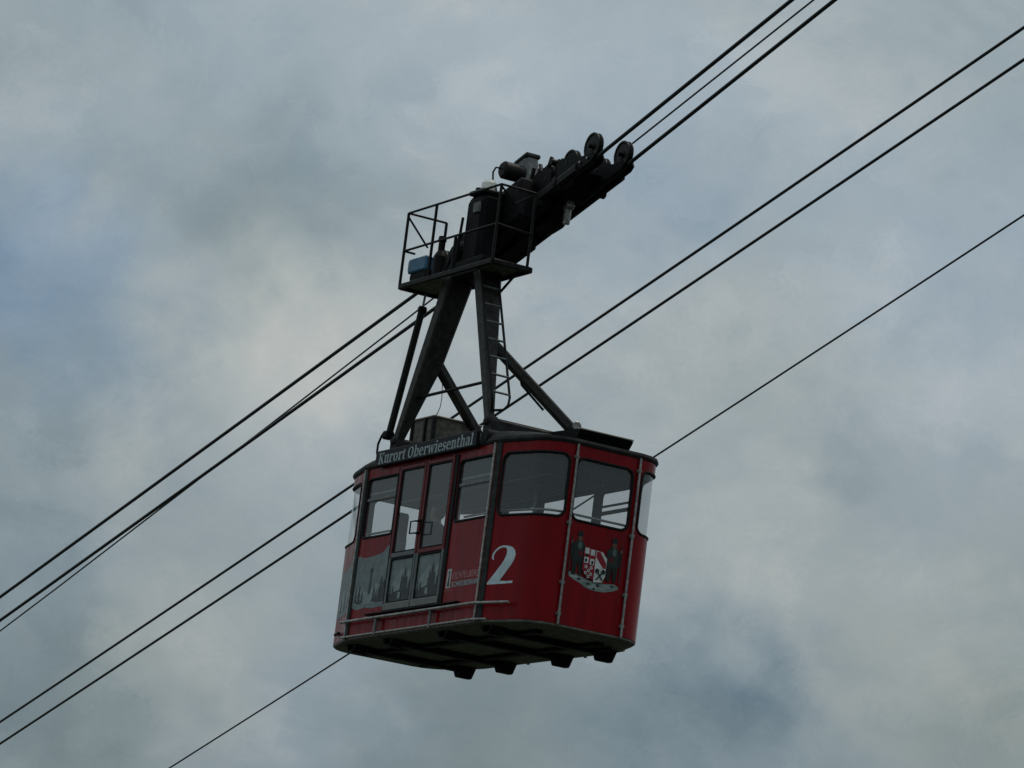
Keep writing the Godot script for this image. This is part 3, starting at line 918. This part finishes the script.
# ------------------------------------------------------------------ hanger
func make_hanger() -> void:
	for sd in [-1.0, 1.0]:
		var st := mb()
		# a tapering box leg: broad at the head, narrow at the foot
		var hip := Vector3(sd * .36, 4.85, .77); var heel := Vector3(sd * 1.25, 2.60, .945)
		if sd > 0:
			bar(st, hip, heel, .20, .34, Vector3(0, 0, 1), .125, .075, .08)
		else:
			# the downhill leg keeps its depth down to the brace
			var knee := hip.lerp(heel, .5) + Vector3(0, 0, -.04)
			bar(st, hip, knee, .20, .36, Vector3(0, 0, 1), .17, .31, .08)
			bar(st, knee, heel, .17, .31, Vector3(0, 0, 1), .125, .09, .08)
		var leg := obj(st, "hanger_leg", M.hanger_grey, car)
		st = mb()
		box(st, Vector3(sd * 1.25, 2.66, .93), Vector3(.17, .12, .17), Basis(), .03)
		obj(st, "foot", M.roof, leg)
		st = mb()
		var top := Vector3(sd * .36, 4.85, .77).lerp(Vector3(sd * 1.25, 2.60, .945), .47)
		var ft := Vector3(1.25, 2.74, -.36) if sd > 0 else Vector3(-1.22, 2.70, -.52)
		bar(st, top + Vector3(0, 0, -.05), ft, .13, .135)
		var br: MeshInstance3D = obj(st, "hanger_brace", M.hanger_grey, car)
		st = mb()
		drum(st, ft + Vector3(.07, .09, .07), Vector3(1, 0, 0), .065, .04)
		obj(st, "pin", M.steel, br)
		st = mb()
		box(st, ft + Vector3(0, -.02, 0), Vector3(.16, .14, .16), Basis(), .02)
		obj(st, "foot", M.black, br)
	var st := mb()
	tube(st, [Vector3(-.92, 3.24, .87), Vector3(.98, 3.24, .87)], .022, 8)
	obj(st, "tie_rod", M.dark_steel, car)
	# swing damper beside the downhill leg
	st = mb()
	tube(st, [Vector3(-1.43, 2.72, .98), Vector3(-1.27, 4.53, .80)], .048, 12)
	var d := obj(st, "swing_damper", M.dark_steel, car)
	st = mb()
	tube(st, [Vector3(-1.27, 4.53, .80), Vector3(-1.25, 4.74, .79)], .017, 8)
	obj(st, "piston_rod", M.steel, d)
	st = mb()
	box(st, Vector3(-1.27, 4.51, .80), Vector3(.11, .10, .11), Basis(Vector3(0, 0, 1), -.22), .02)
	obj(st, "end_cap", M.black, d)
	st = mb()
	box(st, Vector3(-1.44, 2.76, .98), Vector3(.15, .11, .13), Basis(), .02)
	obj(st, "mount", M.black, d)
	st = mb()
	tube(st, [Vector3(-1.47, 2.81, 1.0), Vector3(-1.58, 2.77, 1.0), Vector3(-1.66, 2.66, 1.0), Vector3(-1.66, 2.54, 1.0), Vector3(-1.60, 2.46, 1.0)], .016, 8)
	obj(st, "hydraulic_hose", M.rubber, d)
	# grab handle under the uphill brace
	var t0 := Vector3(.79, 3.82, .80); var t1 := Vector3(1.25, 2.74, -.36)
	st = mb()
	tube(st, [t0.lerp(t1, .33) + Vector3(0, -.05, 0), t0.lerp(t1, .36) + Vector3(0, -.14, 0), t0.lerp(t1, .62) + Vector3(0, -.15, 0), t0.lerp(t1, .64) + Vector3(0, -.05, 0)], .016, 8)
	obj(st, "grab_handle", M.black, car)
	# thin hanging cable
	st = mb()
	tube(st, [Vector3(-1.02, 3.66, .50), Vector3(-.99, 3.48, .50), Vector3(-.96, 3.32, .50), Vector3(-.99, 3.21, .49), Vector3(-1.08, 3.13, .47), Vector3(-1.20, 3.10, .44)], .006, 6)
	obj(st, "signal_cable", M.black, car)
	# ladder on the uphill face of the uphill leg
	var a0 := Vector3(.58, 4.62, 0); var a1 := Vector3(1.26, 2.98, 0)
	var off := Vector3(.06, .02, 0)
	var zr := [1.0, .735]
	st = mb()
	tube(st, [a0 + off + Vector3(0, 0, zr[0]), a1 + off + Vector3(0, 0, zr[0]), a1 + off + Vector3(.0, -.12, zr[0] - .02), a1 + off + Vector3(-.06, -.20, zr[0] - .06)], .02, 8)
	var ld := obj(st, "ladder", M.dark_steel, car)
	st = mb()
	tube(st, [a0 + off + Vector3(0, 0, zr[1]), a1 + off + Vector3(0, 0, zr[1]), a1 + off + Vector3(.0, -.10, zr[1] + .01), a1 + off + Vector3(-.02, -.17, zr[1] + .06), a1 + off + Vector3(-.06, -.20, zr[0] - .06)], .017, 8)
	obj(st, "side_rail", M.dark_steel, ld)
	for i in 7:
		var p := a0.lerp(a1, (i + .45) / 6.6) + off
		st = mb()
		tube(st, [p + Vector3(0, 0, zr[0]), p + Vector3(0, 0, zr[1])], .015, 8)
		obj(st, "rung", M.grey, ld)
	# head of the hanger: box column up to the pivot
	st = mb()
	box(st, Vector3(0, 5.32, .74), Vector3(.46, 1.16, .30), Basis(), .06)
	box(st, Vector3(0, 4.88, .77), Vector3(.92, .26, .36), Basis(), .04)
	var hd := obj(st, "hanger_head", M.black, car)
	st = mb()
	box(st, Vector3(.02, 5.93, .74), Vector3(.40, .06, .34), Basis(), .02)
	obj(st, "cap_plate", M.dark_steel, hd)
	st = mb()
	drum(st, Vector3(.02, 5.69, .86), Vector3(0, 0, -1), .12, 1.1)
	obj(st, "pivot_axle", M.black, hd)
	st = mb()
	lathe(st, Vector3(.06, 5.96, .74), Vector3.UP, [Vector2(0, 0), Vector2(.10, 0), Vector2(.105, .03), Vector2(.10, .11), Vector2(.075, .15), Vector2(0, .16)], 20)
	obj(st, "white_cap", M.white, hd)
	st = mb()
	drum(st, Vector3(-.16, 5.96, .76), Vector3.UP, .05, .08)
	obj(st, "small_cap", M.black, hd)
	st = mb()
	box(st, Vector3(.10, 5.70, .90), Vector3(.16, .14, .04), Basis(), .01)
	obj(st, "name_plate", M.grey, hd)

# ------------------------------------------------------------------ service platform
func make_platform() -> void:
	var x0 := -1.40; var x1 := 1.10; var z0 := .53; var z1 := 1.12; var y := 4.775
	var st := mb()
	for q in [[Vector3(x0, y, z1), Vector3(x1, y, z1)], [Vector3(x0, y, z0), Vector3(x1, y, z0)]]:
		bar(st, q[0], q[1], .04, .075)
	for x in [x0, x1]:
		bar(st, Vector3(x, y, z0 + .02), Vector3(x, y, z1 - .02), .04, .075)
	var pf := obj(st, "service_platform", M.dark_steel, car)
	var xs := [x0 + .02, -.78, -.46, .46, .78, x1 - .02]
	for i in 5:
		if i == 2:
			continue
		st = mb()
		box(st, Vector3((xs[i] + xs[i + 1]) * .5, y + .02, (z0 + z1) * .5), Vector3(xs[i + 1] - xs[i] - .012, .03, z1 - z0 - .05), Basis(), .004)
		obj(st, "deck_plate", M.underside, pf)
	for z in [.52, 1.04]:
		st = mb()
		box(st, Vector3(0, y + .02, z + (.02 if z > .8 else .0)), Vector3(.90, .03, .09), Basis(), .004)
		obj(st, "deck_plate", M.underside, pf)
	st = mb()
	tube(st, [Vector3(.56, 4.46, .70), Vector3(.98, 4.74, .66)], .018, 8)
	obj(st, "stay", M.dark_steel, pf)
	# railing of steel angle
	var r := .016
	var top := y + 1.03; var mid := y + .50
	st = mb()
	tube(st, [Vector3(x0, top, z0), Vector3(x0, top, z1)], r, 6)
	var rl := obj(st, "railing", M.dark_steel, car)
	for q in [[Vector3(x0, top, z1), Vector3(x1, top, z1)], [Vector3(x0, mid, z1), Vector3(x1, mid, z1)], [Vector3(x1, top, z1), Vector3(x1 - .12, top + .03, z0)], [Vector3(x1, mid, z1), Vector3(x1 - .1, mid, z0)], [Vector3(x0, mid, z1), Vector3(x0, mid, z0 + .42)]]:
		st = mb()
		tube(st, q, r, 6)
		obj(st, "rail", M.dark_steel, rl)
	for q in [[x0, z1, top], [-.62, z1, top], [.02, z1, mid], [x1, z1, top], [x1 - .12, z0, top + .03], [x0, z0, top]]:
		st = mb()
		bar(st, Vector3(q[0], y, q[1]), Vector3(q[0], q[2], q[1]), .034, .034, Vector3(0, 0, 1))
		obj(st, "post", M.dark_steel, rl)
	for q in [[Vector3(x0, top - .05, z1), Vector3(x0 + .02, y + .62, z0 + .25)], [Vector3(x1, top - .02, z1), Vector3(x1 - .06, top - .20, z0 + .33)], [Vector3(x1 - .06, top - .20, z0 + .33), Vector3(x1 - .12, top + .02, z0)]]:
		st = mb()
		tube(st, q, .014, 6)
		obj(st, "stay", M.dark_steel, rl)
	# hydraulic unit on the deck: blue tank on a dark base, pump and hoses
	st = mb()
	box(st, Vector3(-1.17, 5.08, .88), Vector3(.50, .20, .30), Basis(), .02)
	var tk := obj(st, "hydraulic_tank", M.blue, car)
	st = mb()
	box(st, Vector3(-1.14, 4.92, .88), Vector3(.46, .13, .26), Basis(), .02)
	box(st, Vector3(-1.22, 4.84, .86), Vector3(.06, .1, .24), Basis(), .01)
	box(st, Vector3(-.98, 4.84, .86), Vector3(.06, .1, .24), Basis(), .01)
	obj(st, "tank_base", M.black, tk)
	st = mb()
	lathe(st, Vector3(-.72, 4.80, .92), Vector3.UP, [Vector2(0, 0), Vector2(.09, 0), Vector2(.09, .34), Vector2(.07, .38), Vector2(.045, .42), Vector2(.045, .54), Vector2(.06, .56), Vector2(.05, .62), Vector2(0, .63)], 16)
	var pu := obj(st, "pump", M.dark_steel, car)
	st = mb()
	tube(st, [Vector3(-.64, 4.84, .92), Vector3(-.5, 5.05, .88), Vector3(-.36, 5.25, .84)], .035, 8)
	tube(st, [Vector3(-.52, 4.82, .95), Vector3(-.40, 5.08, .92), Vector3(-.28, 5.42, .88)], .03, 8)
	obj(st, "hose", M.rubber, pu)
	st = mb()
	box(st, Vector3(-.38, 5.16, .76), Vector3(.22, .30, .22), Basis(Vector3(0, 0, 1), -.6), .05)
	obj(st, "valve_block", M.black, pu)
	st = mb()
	tube(st, [Vector3(-.25, 4.83, .95), Vector3(-.20, 5.6, .93)], .02, 8)
	obj(st, "pipe", M.dark_steel, car)

# ------------------------------------------------------------------ carriage on the ropes
func make_carriage() -> void:
	var sl := atan(.272)
	var b := Basis(Vector3(0, 0, 1), sl)
	var o := Vector3(0, 5.69, 0)
	var L := func(s: float, h: float, z: float) -> Vector3: return o + b * Vector3(s, h, z)
	var st := mb()
	# middle frame between the ropes
	var pr := PackedVector2Array([Vector2(-1.75, -.02), Vector2(-1.55, -.16), Vector2(-.75, -.27), Vector2(-.15, -.27), Vector2(-.08, -.12), Vector2(.24, -.12), Vector2(.30, -.24), Vector2(.55, -.26), Vector2(.80, -.18), Vector2(1.2, -.02), Vector2(1.5, .08), Vector2(1.2, .22), Vector2(.5, .30), Vector2(-.5, .30), Vector2(-1.2, .22), Vector2(-1.75, .12)])
	plate(st, pr, .30, Transform3D(b, o))
	var cf := obj(st, "carriage_frame", M.black, car)
	st = mb()
	box(st, L.call(-.6, -.10, .30), Vector3(.9, .28, .22), b, .03)
	box(st, L.call(.45, -.07, .28), Vector3(.8, .24, .2), b, .03)
	obj(st, "housing", M.black, cf)
	st = mb()
	drum(st, L.call(.92, -.19, .0), b * Vector3(-.35, -1, 0), .05, .20)
	box(st, L.call(.93, -.13, .0), Vector3(.16, .16, .12), b * Basis(Vector3(0, 0, 1), .3), .02)
	obj(st, "canister", M.steel, cf)
	# wheel bogies: two plates and two wheels each
	for row in [1.0, -1.0]:
		var zc: float = .23 * row
		for k in [-1.62, -.55, .55, 1.62]:
			st = mb()
			for e in [-1.0, 1.0]:
				var zz: float = zc + e * .075
				# outer trucks leave their end wheel bare, inner ones are boxed in
				var m := signf(k)
				var c := absf(k)
				var pts := [[-.46, -.04], [.36, -.04], [.44, .0], [.42, .07], [.16, .12], [-.06, .27], [-.46, .30]] if c > 1 else [[-.44, -.05], [.46, -.05], [.46, .30], [.30, .36], [-.10, .37], [-.44, .33]]
				var pl := PackedVector2Array()
				for q in pts: pl.append(Vector2((c + q[0]) * m, q[1]))
				plate(st, pl, .02, Transform3D(b, o + Vector3(0, 0, zz)))
			var bg := obj(st, "bogie", M.black, car)
			for e in [-.27, .27]:
				st = mb()
				var wx: float = k + e + .05 * signf(k)
				lathe(st, L.call(wx, .205, zc - .04), Vector3(0, 0, 1), [Vector2(0, 0), Vector2(.06, 0), Vector2(.065, .012), Vector2(.145, .012), Vector2(.168, 0), Vector2(.19, .004), Vector2(.19, .016), Vector2(.168, .04), Vector2(.19, .064), Vector2(.19, .076), Vector2(.168, .08), Vector2(.145, .068), Vector2(.065, .068), Vector2(.06, .08), Vector2(0, .08)], 32)
				obj(st, "wheel", M.wheel, bg)
				st = mb()
				drum(st, L.call(wx, .205, zc - .09), Vector3(0, 0, 1), .03, .18, 12)
				obj(st, "axle", M.wheel, bg)
	for k in [-1.62, -.55, .55, 1.62]:
		for q in [[-.33, .03], [-.12, .05], [.12, .05], [.30, .03]]:
			st = mb()
			drum(st, L.call(k + q[0], q[1], .315), Vector3(0, 0, 1), .02, .022, 8)
			obj(st, "bolt", M.steel, cf)
	for q in [[.50, .36, .30, .16, .3], [.66, .38, .22, .20, -.4], [.88, .36, .27, .15, .5], [1.05, .33, .20, .12, -.2], [.36, .40, .10, .14, .1]]:
		st = mb()
		var f0: Vector3 = L.call(q[0], q[1], q[2])
		bar(st, f0, f0 + b * Vector3(q[4] * q[3], q[3], -.02), .035, .05, Vector3(0, 0, 1))
		obj(st, "lever", M.dark_steel, cf)
	for q in [[.78, .43, .14, .055], [.56, .50, .16, .05], [1.20, .36, .14, .06], [.98, .42, .24, .045]]:
		st = mb()
		drum(st, L.call(q[0], q[1], q[2] + .05), Vector3(0, 0, -1), q[3], .10, 14)
		obj(st, "small_roller", M.wheel, cf)
	# long side beams that tie the bogies together
	for row in [1.0, -1.0]:
		st = mb()
		bar(st, L.call(-1.75, -.035 if row > 0 else .04, .36 * row), L.call(1.72, -.035 if row > 0 else .04, .36 * row), .05, .12)
		obj(st, "side_beam", M.dark_steel, car)
		for s in [-1.2, 1.2]:
			st = mb()
			drum(st, L.call(s, .0, .40 * row), Vector3(0, 0, -row), .06, .12, 16)
			obj(st, "pivot_pin", M.dark_steel, cf)
	st = mb()
	box(st, L.call(-.05, .20, -.36), Vector3(1.9, .10, .07), b, .02)
	obj(st, "rope_clamp", M.black, cf)
	# rope brake, hoses and levers crowded along the top
	st = mb()
	box(st, Vector3(.22, 5.74, .44), Vector3(.86, .62, .26), b, .05)
	obj(st, "brake_housing", M.black, cf)
	for q in [[.72, .40, .16, .20, .12, .16, .5], [.95, .37, .10, .16, .14, .14, -.2], [.60, .47, .06, .12, .16, .12, .2], [1.12, .33, .20, .18, .10, .12, .3], [-.45, .40, .10, .30, .16, .2, .1], [-.85, .38, .18, .24, .12, .18, -.2]]:
		st = mb()
		box(st, L.call(q[0], q[1], q[2]), Vector3(q[3], q[4], q[5]), b * Basis(Vector3(0, 0, 1), q[6]), .025)
		obj(st, "brake_block", M.black, cf)
	for q in [[.45, .42, .24, .85, .46, .12], [.70, .50, .02, 1.15, .36, .10], [-.2, .35, .30, -.7, .40, .22]]:
		st = mb()
		var p0: Vector3 = L.call(q[0], q[1], q[2]); var p1: Vector3 = L.call(q[3], q[4], q[5])
		tube(st, [p0, p0.lerp(p1, .3) + Vector3(0, .06, 0), p0.lerp(p1, .7) + Vector3(0, .05, 0), p1], .014, 6)
		obj(st, "hose", M.rubber, cf)
	# skirt plates under the middle trucks
	for q in [[-.62, -.28, .30, .95], [.38, .0, -.33, .60], [1.02, .0, -.33, .66]]:
		st = mb()
		box(st, L.call(q[0], q[1] + .08, q[2]), Vector3(q[3], .20, .03), b, .01)
		obj(st, "skirt_plate", M.black, cf)
	# brake motor and gearbox on top
	st = mb()
	lathe(st, Vector3(.05, 6.31, .58), Vector3(0, 0, -1), [Vector2(0, 0), Vector2(.09, 0), Vector2(.12, .03), Vector2(.12, .30), Vector2(.10, .33), Vector2(0, .33)], 24)
	var mo := obj(st, "brake_motor", M.dark_steel, car)
	st = mb()
	box(st, Vector3(.02, 6.32, .16), Vector3(.30, .46, .20), Basis(Vector3(0, 0, 1), .27), .03)
	obj(st, "gearbox", M.grey, mo)
	st = mb()
	box(st, Vector3(-.04, 6.55, .16), Vector3(.34, .06, .23), Basis(Vector3(0, 0, 1), .27), .015)
	obj(st, "gearbox_cover", M.dark_post, mo)
	st = mb()
	tube(st, [Vector3(.02, 6.33, .58), Vector3(.0, 6.33, .64), Vector3(-.01, 6.26, .67), Vector3(.03, 6.14, .68), Vector3(.13, 6.03, .68), Vector3(.18, 5.94, .68)], .013, 8)
	obj(st, "motor_cable", M.rubber, mo)
	for q in [[.62, .30, .12, .075], [.80, .26, .18, .06], [.50, .34, -.05, .07], [1.02, .24, .05, .07]]:
		st = mb()
		drum(st, L.call(q[0], q[1], q[2] + .08), Vector3(0, 0, -1), q[3], .16, 16)
		obj(st, "guide_roller", M.dark_steel, cf)
	for i in 5:
		st = mb()
		drum(st, L.call(.42 + i * .05, .29 - i * .012, .20), b * Vector3(.3, 1, 0), .014, .09, 8)
		obj(st, "bolt", M.steel, mo)

func rope(called: String, pts: Array, r: float, label: String) -> void:
	var st := mb()
	tube(st, pts, r, 10)
	var o := obj(st, called, M.rope, self)
	tag(o, label, "rope", "ropes of the cableway")

func make_ropes() -> void:
	for row in [1.0, -1.0]:
		var p := []
		for x in [-150, -120, -90, -60, -40, -25, -15, -8, -4, -2.2]:
			p.append(Vector3(x, 5.695 + .2495 * x + .00012 * x * x, .23 * row))
		for x in [-1, 0, 1]:
			p.append(Vector3(x, 5.675 + .272 * x, .23 * row))
		for x in [2.2, 4, 8, 15, 25, 40, 60, 90]:
			p.append(Vector3(x, 5.672 + .2955 * x - .00002 * x * x, .23 * row))
		rope("track_rope", p, .026, "thick track rope under the cable car's wheels, on its %s side" % ["door" if row > 0 else "other"])
	var h := []
	for x in [-150, -120, -90, -60, -40, -25, -15, -8, -4, -1.6]:
		h.append(Vector3(x, 6.134233 + 0.280957 * x + 0.000310 * x * x, -.40))
	rope("haul_rope", h, .0125, "thin haul rope running down from the downhill end of the carriage")
	h = []
	for x in [1.3, 4, 8, 15, 25, 40, 60, 90]:
		h.append(Vector3(x, 6.117201 + 0.289971 * x, -.40))
	rope("haul_rope", h, .0125, "thin haul rope running up from the carriage between two thick ropes")
	for row in [1.0, -1.0]:
		var p := []
		for i in 61:
			var x := -180.0 + i * 4.6
			p.append(Vector3(x, (9.571 if row > 0 else 9.557) + .2545 * x + .00017 * x * x, -7.0 + .28 * row))
		rope("track_rope", p, .0245, "%s thick rope of the empty second track passing behind the hanger" % ["upper" if row > 0 else "lower"])
	h = []
	for i in 61:
		var x := -180.0 + i * 4.6
		h.append(Vector3(x, 6.853 + .2735 * x + .000289 * x * x, -7.0))
	rope("haul_rope", h, .0155, "single thin haul rope of the second track passing behind the cabin")

# ------------------------------------------------------------------ passenger behind the door glass
func capsule(p: Vector3, a: Vector3, b: Vector3, ra: float, rb: float) -> float:
	var ab := b - a
	var t := clampf((p - a).dot(ab) / maxf(ab.length_squared(), 1e-9), 0, 1)
	return p.distance_to(a + ab * t) - lerpf(ra, rb, t)

# bones: [from, to, radius, radius, linear colour]; meshed as surface nets
func flesh(st: SurfaceTool, bones: Array, cell: float, k: float) -> void:
	var lo := Vector3.INF; var hi := -Vector3.INF
	for b in bones:
		var r := Vector3.ONE * (maxf(b[2], b[3]) + cell * 2)
		lo = lo.min(b[0] - r).min(b[1] - r); hi = hi.max(b[0] + r).max(b[1] + r)
	var n := Vector3i(((hi - lo) / cell).ceil())
	var f := PackedFloat32Array(); f.resize((n.x + 1) * (n.y + 1) * (n.z + 1))
	var at := func(x: int, y: int, z: int) -> int: return (z * (n.y + 1) + y) * (n.x + 1) + x
	for z in n.z + 1:
		for y in n.y + 1:
			for x in n.x + 1:
				var p := lo + Vector3(x, y, z) * cell
				var d := 9.0
				for b in bones:
					var e := capsule(p, b[0], b[1], b[2], b[3])
					if e < d + k:
						var h := clampf(0.5 + 0.5 * (d - e) / k, 0, 1)
						d = lerpf(d, e, h) - k * h * (1.0 - h)
				f[at.call(x, y, z)] = d
	var vert := {}
	for z in n.z:
		for y in n.y:
			for x in n.x:
				var sum := Vector3.ZERO; var cnt := 0
				var c := []
				for q in 8:
					c.append(f[at.call(x + (q & 1), y + (q >> 1 & 1), z + (q >> 2 & 1))])
				for e in [[0, 1], [2, 3], [4, 5], [6, 7], [0, 2], [1, 3], [4, 6], [5, 7], [0, 4], [1, 5], [2, 6], [3, 7]]:
					var u: float = c[e[0]]; var v: float = c[e[1]]
					if (u < 0) != (v < 0):
						var t := u / (u - v)
						var a := Vector3(e[0] & 1, e[0] >> 1 & 1, e[0] >> 2 & 1); var b := Vector3(e[1] & 1, e[1] >> 1 & 1, e[1] >> 2 & 1)
						sum += a.lerp(b, t); cnt += 1
				if cnt:
					var p := lo + (Vector3(x, y, z) + sum / cnt) * cell
					var g := Vector3(c[1] - c[0] + c[3] - c[2] + c[5] - c[4] + c[7] - c[6], c[2] - c[0] + c[3] - c[1] + c[6] - c[4] + c[7] - c[5], c[4] - c[0] + c[5] - c[1] + c[6] - c[2] + c[7] - c[3]).normalized()
					var best := 9.0; var col := Color.WHITE
					for b in bones:
						var e := capsule(p, b[0], b[1], b[2], b[3])
						if e < best:
							best = e; col = b[4]
					vert[Vector3i(x, y, z)] = [p, g, col]
	var axes := [Vector3i(1, 0, 0), Vector3i(0, 1, 0), Vector3i(0, 0, 1)]
	for key in vert:
		for ax in 3:
			var d: Vector3i = axes[ax]; var u: Vector3i = axes[(ax + 1) % 3]; var v: Vector3i = axes[(ax + 2) % 3]
			var a: float = f[at.call(key.x, key.y, key.z)]
			var b: float = f[at.call(key.x + d.x, key.y + d.y, key.z + d.z)]
			if (a < 0) == (b < 0) or not (vert.has(key - u) and vert.has(key - v) and vert.has(key - u - v)):
				continue
			var q := [vert[key], vert[key - u], vert[key - u - v], vert[key - v]]
			for w in [[0, 1, 2], [0, 2, 3]]:
				tri(st, q[w[0]][0], q[w[1]][0], q[w[2]][0], q[w[0]][1], q[w[1]][1], q[w[2]][1], q[w[0]][2])

func make_passenger() -> void:
	var coat := Color(.02, .022, .026); var trousers := Color(.025, .026, .03); var skin_c := Color(.30, .17, .12); var shoe := Color(.012, .012, .012)
	var bones := []
	var V := func(x: float, y: float, z: float) -> Vector3: return Vector3(x, y, z)
	for sd in [-1.0, 1.0]:
		bones.append([V.call(.0, .95, .09 * sd), V.call(.02, .50, .10 * sd), .088, .062, trousers])
		bones.append([V.call(.02, .50, .10 * sd), V.call(-.02, .10, .105 * sd), .060, .042, trousers])
		bones.append([V.call(-.03, .045, .105 * sd), V.call(.15, .04, .125 * sd), .044, .036, shoe])
		bones.append([V.call(-.01, 1.41, .175 * sd), V.call(-.03, 1.14, .235 * sd), .062, .050, coat])
		bones.append([V.call(-.03, 1.14, .235 * sd), V.call(.08, .92, .225 * sd), .046, .036, coat])
		bones.append([V.call(.085, .905, .222 * sd), V.call(.115, .84, .215 * sd), .034, .026, skin_c])
		bones.append([V.call(.0, 1.40, .05 * sd), V.call(.01, 1.05, .06 * sd), .105, .098, coat])
	bones.append([V.call(-.01, 1.05, 0), V.call(.0, .92, 0), .115, .12, coat])
	bones.append([V.call(-.01, 1.44, 0), V.call(.01, 1.55, 0), .058, .055, skin_c])
	bones.append([V.call(.02, 1.585, 0), V.call(.0, 1.66, 0), .078, .092, skin_c])
	bones.append([V.call(.095, 1.62, 0), V.call(.105, 1.60, 0), .014, .016, skin_c])
	for sd in [-1.0, 1.0]:
		bones.append([V.call(.0, 1.64, .09 * sd), V.call(.0, 1.60, .088 * sd), .016, .012, skin_c])
	var st := mb()
	flesh(st, bones, .022, .035)
	var o := obj(st, "person", M.cloth, self)
	tag(o, "standing passenger in dark clothes seen through the glass of the door", "person")
	o.position = Vector3(-.52, .052, .58)
	o.rotation.y = deg_to_rad(200)
	st = mb()
	flesh(st, [[V.call(-.025, 1.63, 0), V.call(-.015, 1.685, 0), .086, .088, Color(.03, .022, .016)]], .022, .01)
	obj(st, "hair", M.cloth, o)
